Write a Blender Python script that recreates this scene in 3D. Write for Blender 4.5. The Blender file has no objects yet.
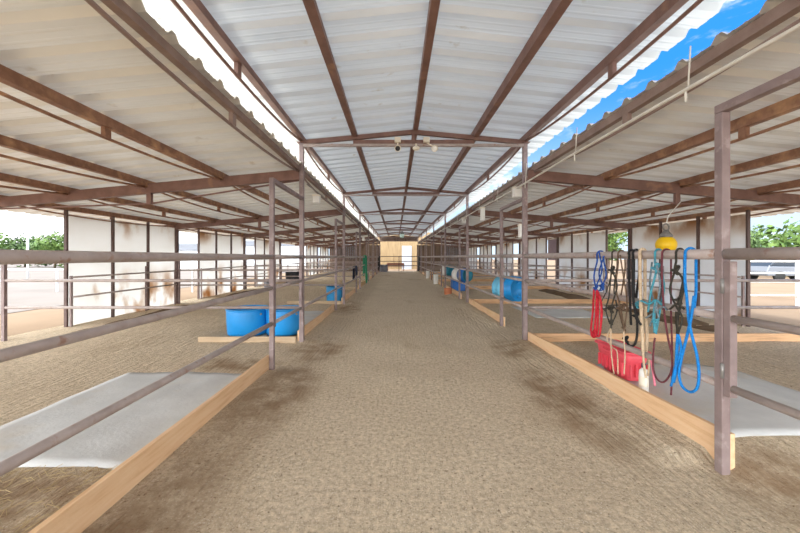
import bpy, math, random
from mathutils import Vector, Matrix
from mathutils import noise as mnoise
random.seed(7)
S = bpy.context.scene
COL = S.collection
F = 345.0                       # focal length in pixels for the 800 px frame
CAMZ = 1.5
YT = [6.08 + 4.9 * k for k in range(7)]     # roof trusses along the aisle
XL, XR = -1.66, 2.27                        # fence lines either side of the aisle
XC = 0.5 * (XL + XR)
WL, WR = -6.98, 7.45                        # outer walls of the pens
YB = -3.6                                   # open end of the barn behind the camera
YE = 36.2                                   # far end
ORD = ['first', 'second', 'third', 'fourth', 'fifth', 'sixth', 'seventh', 'eighth']

# ------------------------------------------------------------------ helpers
def lin(c):
    r = []
    for v in c:
        v = v / 255.0
        r.append(v / 12.92 if v <= 0.04045 else ((v + 0.055) / 1.055) ** 2.4)
    return (r[0], r[1], r[2], 1.0)

class MB:
    def __init__(s):
        s.v = []; s.f = []; s.sm = []
    def add(s, vs, fs, smooth=False):
        b = len(s.v)
        s.v += [Vector(p) for p in vs]
        for f in fs:
            s.f.append([b + i for i in f]); s.sm.append(smooth)
        return s
    def box(s, a, b):
        x0, y0, z0 = a; x1, y1, z1 = b
        return s.add([(x0,y0,z0),(x1,y0,z0),(x1,y1,z0),(x0,y1,z0),(x0,y0,z1),(x1,y0,z1),(x1,y1,z1),(x0,y1,z1)],
                     [(0,3,2,1),(4,5,6,7),(0,1,5,4),(1,2,6,5),(2,3,7,6),(3,0,4,7)])
    def bar(s, p, q, w, h, up=(0,0,1)):
        """rectangular bar from p to q, w wide, h high"""
        p = Vector(p); q = Vector(q); d = (q - p).normalized(); up = Vector(up)
        if abs(d.dot(up)) > 0.98: up = Vector((0,1,0))
        sx = d.cross(up).normalized() * (w / 2); sy = sx.cross(d).normalized() * (h / 2)
        vs = []
        for c in (p, q):
            vs += [c - sx - sy, c + sx - sy, c + sx + sy, c - sx + sy]
        return s.add(vs, [(0,1,2,3),(7,6,5,4),(0,4,5,1),(1,5,6,2),(2,6,7,3),(3,7,4,0)])
    def tube(s, pts, r, n=10, caps=True):
        pts = [Vector(p) for p in pts]
        rs = r if isinstance(r, (list, tuple)) else [r] * len(pts)
        vs = []; fs = []
        t0 = (pts[1] - pts[0]).normalized()
        ref = Vector((0,0,1)) if abs(t0.z) < 0.9 else Vector((1,0,0))
        nrm = (ref - t0 * ref.dot(t0)).normalized()
        for i, p in enumerate(pts):
            a = pts[max(i - 1, 0)]; c = pts[min(i + 1, len(pts) - 1)]
            t = (c - a)
            t = t.normalized() if t.length > 1e-9 else t0
            nrm = nrm - t * nrm.dot(t)
            nrm = nrm.normalized() if nrm.length > 1e-6 else t.orthogonal().normalized()
            bn = t.cross(nrm)
            for k in range(n):
                an = 2 * math.pi * k / n
                vs.append(p + (nrm * math.cos(an) + bn * math.sin(an)) * rs[i])
        for i in range(len(pts) - 1):
            for k in range(n):
                k2 = (k + 1) % n
                fs.append((i*n+k, i*n+k2, (i+1)*n+k2, (i+1)*n+k))
        s.add(vs, fs, True)
        if caps:
            b = len(s.v) - len(vs)
            s.f.append([b + k for k in range(n)][::-1]); s.sm.append(False)
            s.f.append([b + (len(pts)-1)*n + k for k in range(n)]); s.sm.append(False)
        return s
    def lathe(s, prof, c=(0,0,0), n=24, sq=0.0, M=None):
        """prof: list of (radius, height); revolved about z at c (optionally turned by matrix M)"""
        vs = []; fs = []
        for (r, z) in prof:
            for k in range(n):
                a = 2 * math.pi * k / n
                p = Vector((r * math.cos(a), r * math.sin(a), z))
                if M: p = M @ p
                vs.append(p + Vector(c))
        for i in range(len(prof) - 1):
            for k in range(n):
                k2 = (k + 1) % n
                fs.append((i*n+k, i*n+k2, (i+1)*n+k2, (i+1)*n+k))
        return s.add(vs, fs, True)
    def ball(s, c, r, n=16, m=10):
        c = Vector(c); rx, ry, rz = r if isinstance(r, (tuple, list)) else (r, r, r)
        vs = []; fs = []
        for i in range(m + 1):
            th = math.pi * i / m
            for k in range(n):
                a = 2 * math.pi * k / n
                vs.append(c + Vector((rx*math.sin(th)*math.cos(a), ry*math.sin(th)*math.sin(a), rz*math.cos(th))))
        for i in range(m):
            for k in range(n):
                k2 = (k + 1) % n
                fs.append((i*n+k, (i+1)*n+k, (i+1)*n+k2, i*n+k2))
        return s.add(vs, fs, True)
    def build(s, name, mat, parent=None, loc=None, bevel=0.0):
        """ONE mesh object; coordinates are given in the world and moved under the parent's origin (or loc)"""
        org = Vector((0,0,0))
        if parent is not None:
            p = parent
            while p is not None:
                org += p.location; p = p.parent
        own = Vector(loc) if loc is not None else Vector((0,0,0))
        me = bpy.data.meshes.new(name)
        off = org + own if parent is None else org
        me.from_pydata([tuple(v - (own if parent is None else org)) for v in s.v], [], s.f)
        for p, q in zip(me.polygons, s.sm): p.use_smooth = q
        me.materials.append(mat); me.update()
        o = bpy.data.objects.new(name, me); COL.objects.link(o)
        if parent is not None: o.parent = parent
        else: o.location = own
        if bevel:
            b = o.modifiers.new('edge', 'BEVEL'); b.width = bevel; b.segments = 2; b.limit_method = 'ANGLE'
        return o

def tag(o, label=None, cat=None, group=None, kind=None):
    if label: o['label'] = label
    if cat: o['category'] = cat
    if group: o['group'] = group
    if kind: o['kind'] = kind
    return o
def thing(name, loc, label, cat, group=None):
    o = bpy.data.objects.new(name, None); COL.objects.link(o)
    o.location = loc; o.empty_display_size = 0.2
    return tag(o, label, cat, group)
def clone(o, dloc=(0,0,0), label=None, parent=None):
    """a copy of a thing with copies of its parts and sub-parts"""
    c = o.copy(); COL.objects.link(c)
    if parent is not None: c.parent = parent
    else:
        c.location = o.location + Vector(dloc)
        if label: c['label'] = label
    for ch in [x for x in bpy.data.objects if x.parent == o]:
        clone(ch, parent=c)
    return c
def smooth(pts, n=6):
    """Catmull-Rom curve through the points"""
    P = [Vector(p) for p in pts]
    P = [P[0] * 2 - P[1]] + P + [P[-1] * 2 - P[-2]]
    out = []
    for i in range(1, len(P) - 2):
        for k in range(n):
            t = k / n
            a, b, c, d = P[i-1], P[i], P[i+1], P[i+2]
            out.append(0.5 * ((2*b) + (c-a)*t + (2*a-5*b+4*c-d)*t*t + (3*b-a-3*c+d)*t*t*t))
    out.append(P[-2])
    return out

# ------------------------------------------------------------------ materials
def new_mat(name):
    m = bpy.data.materials.new(name); m.use_nodes = True
    nt = m.node_tree
    return m, nt, nt.nodes['Principled BSDF']
def N(nt, t, **kw):
    n = nt.nodes.new(t)
    for k, v in kw.items(): setattr(n, k, v)
    return n
def noise_fac(nt, vec, scale, detail=4, lo=0.35, hi=0.65, rough=0.55, stretch=None):
    if stretch:
        mp = N(nt, 'ShaderNodeMapping'); mp.inputs['Scale'].default_value = stretch
        nt.links.new(vec, mp.inputs['Vector']); vec = mp.outputs['Vector']
    t = N(nt, 'ShaderNodeTexNoise'); t.inputs['Scale'].default_value = scale
    t.inputs['Detail'].default_value = detail; t.inputs['Roughness'].default_value = rough
    nt.links.new(vec, t.inputs['Vector'])
    r = N(nt, 'ShaderNodeMapRange'); r.inputs[1].default_value = lo; r.inputs[2].default_value = hi
    nt.links.new(t.outputs['Fac'], r.inputs[0])
    return r.outputs[0], t.outputs['Fac']
def mix(nt, fac, a, b, mode='MIX'):
    m = N(nt, 'ShaderNodeMix', data_type='RGBA', blend_type=mode)
    for sock, v in ((m.inputs['Factor'], fac), (m.inputs[6], a), (m.inputs[7], b)):
        if hasattr(v, 'links'): nt.links.new(v, sock)
        else: sock.default_value = v
    return m.outputs[2]
def M_(name, c, c2=None, scale=6, rough=0.6, metal=0.0, bump=0.0, bscale=40, stretch=None, c3=None, s3=2, lo3=0.6, hi3=0.72, spec=0.4):
    m, nt, bs = new_mat(name)
    co = N(nt, 'ShaderNodeNewGeometry').outputs['Position']
    col = lin(c)
    if c2 is not None:
        f, _ = noise_fac(nt, co, scale, stretch=stretch)
        col = mix(nt, f, lin(c), lin(c2))
    if c3 is not None:
        f, _ = noise_fac(nt, co, s3, lo=lo3, hi=hi3, stretch=stretch)
        col = mix(nt, f, col, lin(c3))
    if hasattr(col, 'links'): nt.links.new(col, bs.inputs['Base Color'])
    else: bs.inputs['Base Color'].default_value = col
    bs.inputs['Roughness'].default_value = rough; bs.inputs['Metallic'].default_value = metal
    bs.inputs['Specular IOR Level'].default_value = spec
    if bump:
        _, raw = noise_fac(nt, co, bscale, detail=5)
        b = N(nt, 'ShaderNodeBump'); b.inputs['Strength'].default_value = bump; b.inputs['Distance'].default_value = 0.01
        nt.links.new(raw, b.inputs['Height']); nt.links.new(b.outputs['Normal'], bs.inputs['Normal'])
    return m

MAT = {}
MAT['roofsteel'] = M_('brown_primer_steel', (140,108,98), (122,92,82), 5, 0.55, c3=(160,122,98), s3=3, bump=0.15)
MAT['purlin'] = M_('rusty_purlin_steel', (162,122,98), (134,98,78), 7, 0.6, c3=(198,156,118), s3=4, lo3=0.52, bump=0.15)
MAT['edgesteel'] = M_('grey_brown_steel', (150,128,118), (132,110,100), 6, 0.55, bump=0.15)
MAT['rail'] = M_('mauve_grey_pipe', (176,162,156), (160,145,138), 9, 0.42, c3=(150,118,102), s3=14, lo3=0.6, bump=0.12, bscale=60)
MAT['post'] = M_('mauve_grey_post', (146,128,125), (128,110,108), 6, 0.5, c3=(166,150,146), s3=9, lo3=0.58, bump=0.12, bscale=50)
MAT['darkpost'] = M_('dark_brown_post', (104,84,78), (90,70,64), 6, 0.6)
MAT['wood'] = M_('orange_lumber', (232,196,156), (224,182,138), 3, 0.75, stretch=(9,0.8,9), c3=(214,172,130), s3=3, lo3=0.55, bump=0.2)
MAT['woodx'] = M_('orange_lumber_cross', (218,176,134), (202,160,120), 3, 0.75, stretch=(0.8,9,9), c3=(166,128,94), s3=3, lo3=0.55, bump=0.2)
MAT['dustywood'] = M_('dusty_lumber', (196,172,142), (178,154,126), 3, 0.85, stretch=(0.8,9,9), bump=0.2)
MAT['mat'] = M_('grey_stall_mat', (206,206,205), (192,192,191), 2.5, 0.85, c3=(196,188,176), s3=1.3, lo3=0.55, bump=0.3, bscale=30)
MAT['blue'] = M_('blue_plastic', (26,148,220), (24,138,208), 3, 0.35, spec=0.5)
MAT['cyan'] = M_('pale_blue_plastic', (120,196,222), (98,178,212), 5, 0.4)
MAT['teal'] = M_('teal_plastic', (34,128,150), (30,112,136), 4, 0.4)
MAT['lightteal'] = M_('light_teal_plastic', (44,142,196), (36,126,180), 4, 0.4)
MAT['bluedeep'] = M_('deep_blue_plastic', (20,104,186), (18,94,170), 4, 0.4)
MAT['doorgrey'] = M_('pale_door_paint', (160,164,172), None, 1, 0.5)
MAT['white'] = M_('white_plastic', (236,234,228), (224,220,212), 4, 0.45)
MAT['lampgreen'] = M_('pale_green_glass', (206,228,216), (196,220,208), 4, 0.3)
MAT['cream'] = M_('cream_plastic', (232,224,206), (222,210,188), 5, 0.4)
MAT['red'] = M_('red_plastic', (236,96,108), (226,80,94), 4, 0.4)
MAT['redrope'] = M_('red_rope', (214,44,60), (176,30,44), 60, 0.85, bump=0.4, bscale=150)
MAT['bluerope'] = M_('bright_blue_rope', (18,140,220), (12,112,190), 70, 0.8, bump=0.4, bscale=150)
MAT['navyrope'] = M_('royal_blue_rope', (40,92,176), (24,62,130), 70, 0.85, bump=0.4, bscale=150)
MAT['blackrope'] = M_('black_rope', (42,40,40), (30,28,28), 60, 0.85, bump=0.4, bscale=150)
MAT['oliverope'] = M_('dark_olive_rope', (70,64,54), (44,42,36), 70, 0.85, bump=0.4, bscale=150)
MAT['brownrope'] = M_('brown_rope', (116,92,72), (90,70,54), 60, 0.85, bump=0.4, bscale=150)
MAT['creamrope'] = M_('cream_rope', (208,184,154), (186,162,134), 60, 0.85, bump=0.4, bscale=150)
MAT['tealrope'] = M_('teal_rope', (62,164,184), (84,132,146), 60, 0.85, bump=0.4, bscale=150)
MAT['greyrope'] = M_('grey_blue_rope', (132,150,158), (92,108,116), 60, 0.85, bump=0.4, bscale=150)
MAT['maroon'] = M_('maroon_rope', (118,58,66), (88,42,50), 70, 0.85, bump=0.4, bscale=150)
MAT['pink'] = M_('pink_strap', (236,140,160), (224,120,144), 40, 0.8)
MAT['yellow'] = M_('yellow_rubber', (250,206,24), (240,190,18), 4, 0.4)
MAT['greymetal'] = M_('grey_metal', (150,146,142), (120,116,112), 12, 0.45, metal=0.3)
MAT['blackrub'] = M_('black_rubber', (50,50,54), (38,38,42), 6, 0.6)
MAT['navycloth'] = M_('navy_cloth', (54,64,92), (36,44,68), 8, 0.85)
MAT['darkcloth'] = M_('dark_cloth', (46,44,42), (32,32,34), 8, 0.85)
MAT['green'] = M_('green_hose', (40,156,112), (30,128,92), 20, 0.5)
MAT['greytub'] = M_('grey_plastic', (142,140,146), (124,122,128), 4, 0.55)
MAT['orange'] = M_('terracotta_plastic', (206,128,84), (188,112,74), 5, 0.6)
MAT['bench'] = M_('reddish_bench_wood', (150,104,84), (124,84,66), 5, 0.7)
MAT['plank'] = M_('dark_end_planks', (128,104,90), (98,80,70), 1.2, 0.8, stretch=(6,6,0.5))
MAT['tan'] = M_('tan_plywood', (140,118,86), (130,108,78), 1.5, 0.8, stretch=(3,3,0.6), c3=(112,90,62), s3=0.8)
MAT['whitepipe'] = M_('white_pipe', (238,238,236), (226,226,224), 5, 0.45)
MAT['conduit'] = M_('pale_conduit', (226,222,212), (208,202,190), 5, 0.4)
MAT['mauve'] = M_('mauve_board', (176,156,164), (160,140,150), 2, 0.8)
MAT['trunk'] = M_('tree_bark', (96,80,66), (76,62,52), 8, 0.9)
MAT['leaf'] = M_('green_leaves', (98,120,54), (64,92,40), 1.2, 0.7)
MAT['leaf2'] = M_('olive_leaves', (96,118,68), (64,88,48), 1.2, 0.7)
MAT['carpaint'] = M_('silver_car_paint', (112,116,124), None, 1, 0.25, metal=0.2)
MAT['glass'] = M_('dark_car_glass', (44,52,62), None, 1, 0.1)
MAT['tyre'] = M_('tyre_rubber', (34,34,34), None, 1, 0.8)
MAT['shedwall'] = M_('pale_shed_wall', (222,226,230), (206,212,220), 0.6, 0.7)
MAT['shedroof'] = M_('dark_shed_roof', (96,98,104), (84,86,92), 1, 0.6)

# roof sheets: galvanised steel
def sheet_mat(name, c, c2, rough, metal, through):
    m, nt, bs = new_mat(name)
    co = N(nt, 'ShaderNodeNewGeometry').outputs['Position']
    f, _ = noise_fac(nt, co, 1.2, stretch=(0.5, 3.0, 1), lo=0.3, hi=0.7)
    col = mix(nt, f, lin(c), lin(c2))
    f2, _ = noise_fac(nt, co, 3.5, lo=0.66, hi=0.8)
    col = mix(nt, f2, col, lin((176,160,134)))
    nt.links.new(col, bs.inputs['Base Color'])
    bs.inputs['Roughness'].default_value = rough; bs.inputs['Metallic'].default_value = metal
    # translucency added to the opaque steel as even fill light for the interior
    tr = N(nt, 'ShaderNodeBsdfTranslucent'); nt.links.new(mix(nt, 1.0, col, (0.90,0.95,1.0,1), 'MULTIPLY'), tr.inputs['Color'])
    ms = N(nt, 'ShaderNodeMixShader'); ms.inputs[0].default_value = through
    nt.links.new(bs.outputs[0], ms.inputs[1]); nt.links.new(tr.outputs[0], ms.inputs[2])
    nt.links.new(ms.outputs[0], nt.nodes['Material Output'].inputs['Surface'])
    return m
MAT['sheetC'] = sheet_mat('galvanised_roof_sheet', (214,216,216), (198,200,200), 0.32, 0.5, 0.115)
MAT['sheetS'] = sheet_mat('beige_roof_sheet', (216,210,198), (204,197,184), 0.34, 0.35, 0.085)

# wall panels: thin pale sheeting with rust and dirt stains, lets some daylight through
def wall_mat():
    m, nt, bs = new_mat('pale_wall_sheeting')
    geo = N(nt, 'ShaderNodeNewGeometry'); co = geo.outputs['Position']
    f, _ = noise_fac(nt, co, 0.8, lo=0.3, hi=0.7)
    col = mix(nt, f, lin((240,241,241)), lin((230,229,226)))
    sep = N(nt, 'ShaderNodeSeparateXYZ'); nt.links.new(co, sep.inputs[0])
    st, _ = noise_fac(nt, co, 1.1, detail=6, lo=0.5, hi=0.64, stretch=(1,1,0.7))
    top = N(nt, 'ShaderNodeMapRange'); top.inputs[1].default_value = 1.9; top.inputs[2].default_value = 2.4
    nt.links.new(sep.outputs[2], top.inputs[0])
    bot = N(nt, 'ShaderNodeMapRange'); bot.inputs[1].default_value = 1.3; bot.inputs[2].default_value = 0.5
    nt.links.new(sep.outputs[2], bot.inputs[0])
    mx = N(nt, 'ShaderNodeMath', operation='MAXIMUM'); nt.links.new(top.outputs[0], mx.inputs[0]); nt.links.new(bot.outputs[0], mx.inputs[1])
    ml = N(nt, 'ShaderNodeMath', operation='MULTIPLY'); nt.links.new(mx.outputs[0], ml.inputs[0]); nt.links.new(st, ml.inputs[1])
    col = mix(nt, ml.outputs[0], col, lin((176,138,96)))
    nt.links.new(col, bs.inputs['Base Color']); bs.inputs['Roughness'].default_value = 0.6
    tr = N(nt, 'ShaderNodeBsdfTranslucent'); nt.links.new(col, tr.inputs['Color'])
    ms = N(nt, 'ShaderNodeMixShader'); ms.inputs[0].default_value = 0.72
    nt.links.new(bs.outputs[0], ms.inputs[1]); nt.links.new(tr.outputs[0], ms.inputs[2])
    nt.links.new(ms.outputs[0], nt.nodes['Material Output'].inputs['Surface'])
    return m
MAT['wall'] = wall_mat()

# raked sand floor
def blob(nt, sep, cx, cy, rx, ry):
    """0..1 patch around (cx,cy)"""
    def sq(sock, c, r):
        a = N(nt, 'ShaderNodeMath', operation='SUBTRACT'); nt.links.new(sock, a.inputs[0]); a.inputs[1].default_value = c
        d = N(nt, 'ShaderNodeMath', operation='DIVIDE'); nt.links.new(a.outputs[0], d.inputs[0]); d.inputs[1].default_value = r
        m = N(nt, 'ShaderNodeMath', operation='POWER'); nt.links.new(d.outputs[0], m.inputs[0]); m.inputs[1].default_value = 2
        return m.outputs[0]
    s = N(nt, 'ShaderNodeMath', operation='ADD'); nt.links.new(sq(sep[0], cx, rx), s.inputs[0]); nt.links.new(sq(sep[1], cy, ry), s.inputs[1])
    r = N(nt, 'ShaderNodeMapRange'); r.inputs[1].default_value = 1.0; r.inputs[2].default_value = 0.1
    nt.links.new(s.outputs[0], r.inputs[0])
    return r.outputs[0]
def floor_mat():
    m, nt, bs = new_mat('raked_sand')
    geo = N(nt, 'ShaderNodeNewGeometry'); co = geo.outputs['Position']
    s = N(nt, 'ShaderNodeSeparateXYZ'); nt.links.new(co, s.inputs[0]); sep = s.outputs
    f, _ = noise_fac(nt, co, 1.0, detail=6, lo=0.3, hi=0.7)
    col = mix(nt, f, lin((230,211,183)), lin((215,195,166)))
    f2, _ = noise_fac(nt, co, 26, detail=8, lo=0.38, hi=0.66, rough=0.7)
    col = mix(nt, f2, col, lin((176,156,132)))
    f4, _ = noise_fac(nt, co, 90, detail=3, lo=0.56, hi=0.68)
    col = mix(nt, f4, col, lin((236,222,200)))
    f5, _ = noise_fac(nt, co, 45, detail=4, lo=0.6, hi=0.7)
    col = mix(nt, f5, col, lin((136,114,92)))
    # damp brown streaks: scattered, and by the gate posts
    f3, _ = noise_fac(nt, co, 0.7, detail=5, lo=0.56, hi=0.7, stretch=(1, 0.35, 1))
    k = N(nt, 'ShaderNodeMath', operation='MULTIPLY'); nt.links.new(f3, k.inputs[0]); k.inputs[1].default_value = 0.55
    col = mix(nt, k.outputs[0], col, lin((158,130,100)))
    rag, _ = noise_fac(nt, co, 3.5, detail=5, lo=0.3, hi=0.6)
    acc = None
    for (cx, cy, rx, ry) in ((-1.3,3.9,0.5,1.3), (-2.3,2.1,0.9,0.4), (-2.2,4.75,0.9,0.35), (-1.25,5.6,0.6,0.9), (1.75,3.6,0.4,1.3), (2.55,2.2,0.5,0.5), (-1.4,10.2,0.5,1.6), (1.9,5.6,0.4,0.7), (-1.5,1.6,0.45,1.3)):
        b = blob(nt, sep, cx, cy, rx, ry)
        if acc is None: acc = b
        else:
            a = N(nt, 'ShaderNodeMath', operation='MAXIMUM'); nt.links.new(acc, a.inputs[0]); nt.links.new(b, a.inputs[1]); acc = a.outputs[0]
    k = N(nt, 'ShaderNodeMath', operation='MULTIPLY'); nt.links.new(acc, k.inputs[0]); nt.links.new(rag, k.inputs[1])
    k2 = N(nt, 'ShaderNodeMath', operation='MULTIPLY'); nt.links.new(k.outputs[0], k2.inputs[0]); k2.inputs[1].default_value = 0.8
    col = mix(nt, k2.outputs[0], col, lin((140,112,84)))
    nt.links.new(col, bs.inputs['Base Color']); bs.inputs['Roughness'].default_value = 0.95
    bs.inputs['Specular IOR Level'].default_value = 0.1
    # grain + rake marks
    _, n1 = noise_fac(nt, co, 85, detail=6, rough=0.75)
    _, n2 = noise_fac(nt, co, 9, detail=5, stretch=(4.5, 0.3, 1))
    _, n3 = noise_fac(nt, co, 11, detail=6, rough=0.65)
    rk, _ = noise_fac(nt, co, 3.0, detail=3, stretch=(9, 0.7, 1), lo=0.3, hi=0.7)
    def edge(a_, b_):
        r = N(nt, 'ShaderNodeMapRange', interpolation_type='SMOOTHSTEP'); r.inputs[1].default_value = a_; r.inputs[2].default_value = b_
        nt.links.new(sep[0], r.inputs[0]); return r.outputs[0]
    em = N(nt, 'ShaderNodeMath', operation='MAXIMUM'); nt.links.new(edge(-0.7, -1.25), em.inputs[0]); nt.links.new(edge(1.3, 1.8), em.inputs[1])
    rm = N(nt, 'ShaderNodeMath', operation='MULTIPLY'); nt.links.new(rk, rm.inputs[0]); nt.links.new(em.outputs[0], rm.inputs[1])
    a = N(nt, 'ShaderNodeMath', operation='MULTIPLY_ADD'); nt.links.new(n2, a.inputs[0]); a.inputs[1].default_value = 0.45; nt.links.new(n1, a.inputs[2])
    a2 = N(nt, 'ShaderNodeMath', operation='MULTIPLY_ADD'); nt.links.new(n3, a2.inputs[0]); a2.inputs[1].default_value = 1.2; nt.links.new(a.outputs[0], a2.inputs[2])
    b = N(nt, 'ShaderNodeBump'); b.inputs['Strength'].default_value = 0.85; b.inputs['Distance'].default_value = 0.018
    a3 = N(nt, 'ShaderNodeMath', operation='MULTIPLY_ADD'); nt.links.new(rm.outputs[0], a3.inputs[0]); a3.inputs[1].default_value = 1.5; nt.links.new(a2.outputs[0], a3.inputs[2])
    nt.links.new(a3.outputs[0], b.inputs['Height']); nt.links.new(b.outputs['Normal'], bs.inputs['Normal'])
    return m
MAT['floor'] = floor_mat()
MAT['dirt'] = M_('tan_dirt', (140,120,100), (132,112,92), 0.5, 0.95, c3=(122,102,84), s3=0.25, bump=0.4, bscale=12, spec=0.1)
MAT['arena'] = M_('pale_arena_sand', (132,124,118), (124,116,109), 0.3, 0.95, spec=0.1)
MAT['manure'] = M_('dark_bedding', (124,102,82), (98,80,62), 5, 0.95, bump=0.6, bscale=25, spec=0.1)

# ------------------------------------------------------------------ setting
def ss(a, b, x):
    t = min(max((x - a) / (b - a), 0), 1); return t * t * (3 - 2 * t)
def ground(x, y):
    h = 0.02 * ss(0.15, 0.6, XL - x) + 0.03 * ss(0.1, 0.5, x - XR)
    h += 0.12 * ss(0.0, 0.12, x - XR) * (1 - ss(3.6, 4.6, x)) * ss(2.05, 2.75, y) * (1 - ss(4.4, 5.5, y))
    # sand pushed up against the boards
    for k in range(7):
        a, b = (YT[k-1] if k else -3), YT[k] - 1.5
        if a < y < b: h += (0.02 if k == 0 else 0.04) * math.exp(-((x - XL - 0.1) / 0.22) ** 2)
        a, b = (YT[k-1] if k else 1.18) + 1.35, YT[k]
        if a < y < b: h += 0.06 * math.exp(-((x - XR + 0.1) / 0.22) ** 2)
    h += 0.012 * mnoise.noise(Vector((x * 1.3, y * 1.3, 0))) + 0.008 * mnoise.noise(Vector((x * 4, y * 2.5, 3)))
    return h
mb = MB()
xs = []
x = -7.25
while x < 7.75:
    xs.append(x); x += 0.09
xs.append(7.75)
ys = []
y = -2.6
while y < 37:
    ys.append(y); y += 0.07 if y < 7 else (0.15 if y < 18 else 0.4)
nx = len(xs)
vs = [(a, b, ground(a, b)) for b in ys for a in xs]
fs = [(j*nx+i, j*nx+i+1, (j+1)*nx+i+1, (j+1)*nx+i) for j in range(len(ys)-1) for i in range(nx-1)]
mb.add(vs, fs, True)
tag(mb.build('floor', MAT['floor']), 'raked tan sand floor of the barn aisle and pens', 'floor', kind='structure')
mb = MB(); mb.add([(-160,-60,-0.05),(160,-60,-0.05),(160,220,-0.05),(-160,220,-0.05)], [(0,1,2,3)])
tag(mb.build('ground', MAT['dirt']), 'sunlit tan dirt yard around the barn', 'ground', kind='structure')
mb = MB(); mb.add([(-110,3,-0.035),(-10.6,3,-0.035),(-10.6,90,-0.035),(-110,90,-0.035)], [(0,1,2,3)])
tag(mb.build('ground_arena', MAT['arena']), 'pale sand arena beyond the left side of the barn', 'ground', kind='structure')

def sheet(name, p0, p1, y0, y1, matl, label, rib=0.345):
    """ribbed roof sheet between edges p0=(x,z) and p1=(x,z), ribs running across the slope"""
    prof = []
    y = y0
    while y < y1 - 1e-6:
        prof += [(y, 0), (y + 0.068, 0), (y + 0.078, 0.004), (y + 0.092, 0.004), (y + 0.102, 0),
                 (y + 0.160, 0), (y + 0.170, 0.004), (y + 0.184, 0.004), (y + 0.194, 0), (y + 0.215, 0), (y + 0.258, 0.048), (y + 0.302, 0.048)]
        y += rib
    prof.append((y, 0))
    m = MB(); vs = []; nseg = 2
    for (yy, zz) in prof:
        for k in range(nseg + 1):
            t = k / nseg
            vs.append((p0[0] + (p1[0]-p0[0])*t, yy, p0[1] + (p1[1]-p0[1])*t + zz))
    n = nseg + 1
    fs = [(j*n+i, j*n+i+1, (j+1)*n+i+1, (j+1)*n+i) for j in range(len(prof)-1) for i in range(nseg)]
    m.add(vs, fs)
    return tag(m.build(name, matl), label, 'roof', kind='structure')
ZR = 3.86
def zc(x): return ZR - 0.107 * abs(x - XC)           # centre roof sheet
sheet('ceiling_centre_left', (XC - 2.46, zc(XC - 2.46)), (XC, ZR), YB, YE, MAT['sheetC'], 'ribbed metal roof over the aisle, left slope')
sheet('ceiling_centre_right', (XC, ZR), (XC + 2.46, zc(XC + 2.46)), YB, YE, MAT['sheetC'], 'ribbed metal roof over the aisle, right slope')
SL = 0.094
def zs(d): return 3.11 - SL * d                      # side roof sheet, d outward from the fence line
sheet('ceiling_left', (XL - 6.7, zs(6.7)), (XL + 0.02, zs(-0.02)), YB, YE, MAT['sheetS'], 'ribbed metal roof over the left pens')
sheet('ceiling_right', (XR + 0.11, zs(0.11)), (XR + 6.7, zs(6.7)), YB, YE, MAT['sheetS'], 'ribbed metal roof over the right pens')

# outer walls, one sheet per bay with studs; an opening follows each post line
def outer_wall(side, k, y0, y1, nstud, label):
    X = WL if side == 'left' else WR
    s = -1 if side == 'left' else 1
    m = MB(); m.box((X + s*0.03, y0, 0.0), (X + s*0.045, y1, 2.42))
    w = tag(m.build('wall_%s' % side, MAT['wall']), label, 'wall', kind='structure')
    for i in range(nstud):
        yy = y0 + (y1 - y0) * i / nstud
        m = MB(); m.box((X - 0.03, yy - 0.022, -0.02), (X + 0.029, yy + 0.022, 2.5))
        m.build('stud', MAT['darkpost'], w)
for k in range(6):
    a, b = YT[k] + 1.22, YT[k+1] - 0.06
    if k != 3: outer_wall('left', k, a, b, 3, 'pale stained sheet wall of the left pens, %s section' % ORD[k])
    outer_wall('right', k, a, b, 3, 'pale stained sheet wall of the right pens, %s section' % ORD[k])
outer_wall('right', 9, -1.0, 6.0 - 0.9 - 1.5, 3, 'pale sheet wall of the right pens beside the viewpoint')
# far end walls
def plank_wall(name, x0, x1, z1, label, mt, y=YE):
    m = MB(); x = x0
    while x < x1 - 0.01:
        w = min(0.2, x1 - x)
        m.box((x, y, -0.03), (x + w - 0.012, y + 0.04 + 0.01 * (int(x * 5) % 2), z1)); x += 0.2
    return tag(m.build(name, mt), label, 'wall', kind='structure')
plank_wall('wall_far_left', WL, -1.62, 2.75, 'dark brown plank end wall left of the far opening', MAT['plank'])
plank_wall('wall_far_right', 2.2, WR, 2.75, 'dark brown plank end wall right of the far opening', MAT['plank'])
m = MB(); m.box((XL, YE, 3.13), (XR, YE + 0.06, 3.66))
tag(m.build('wall_far_gable', MAT['plank']), 'dark gable boards over the far opening', 'wall', kind='structure')
m = MB(); m.box((-5, 43.4, -0.05), (6, 43.6, 4.6))
tag(m.build('wall_far_yard', MAT['tan']), 'tan plywood wall seen through the far opening', 'wall', kind='structure')
m = MB(); m.box((0.75, 43.3, -0.05), (1.95, 43.4, 2.9))
tag(m.build('door_1', MAT['doorgrey']), 'white door in the tan wall past the far opening', 'door', kind='structure')

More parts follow.
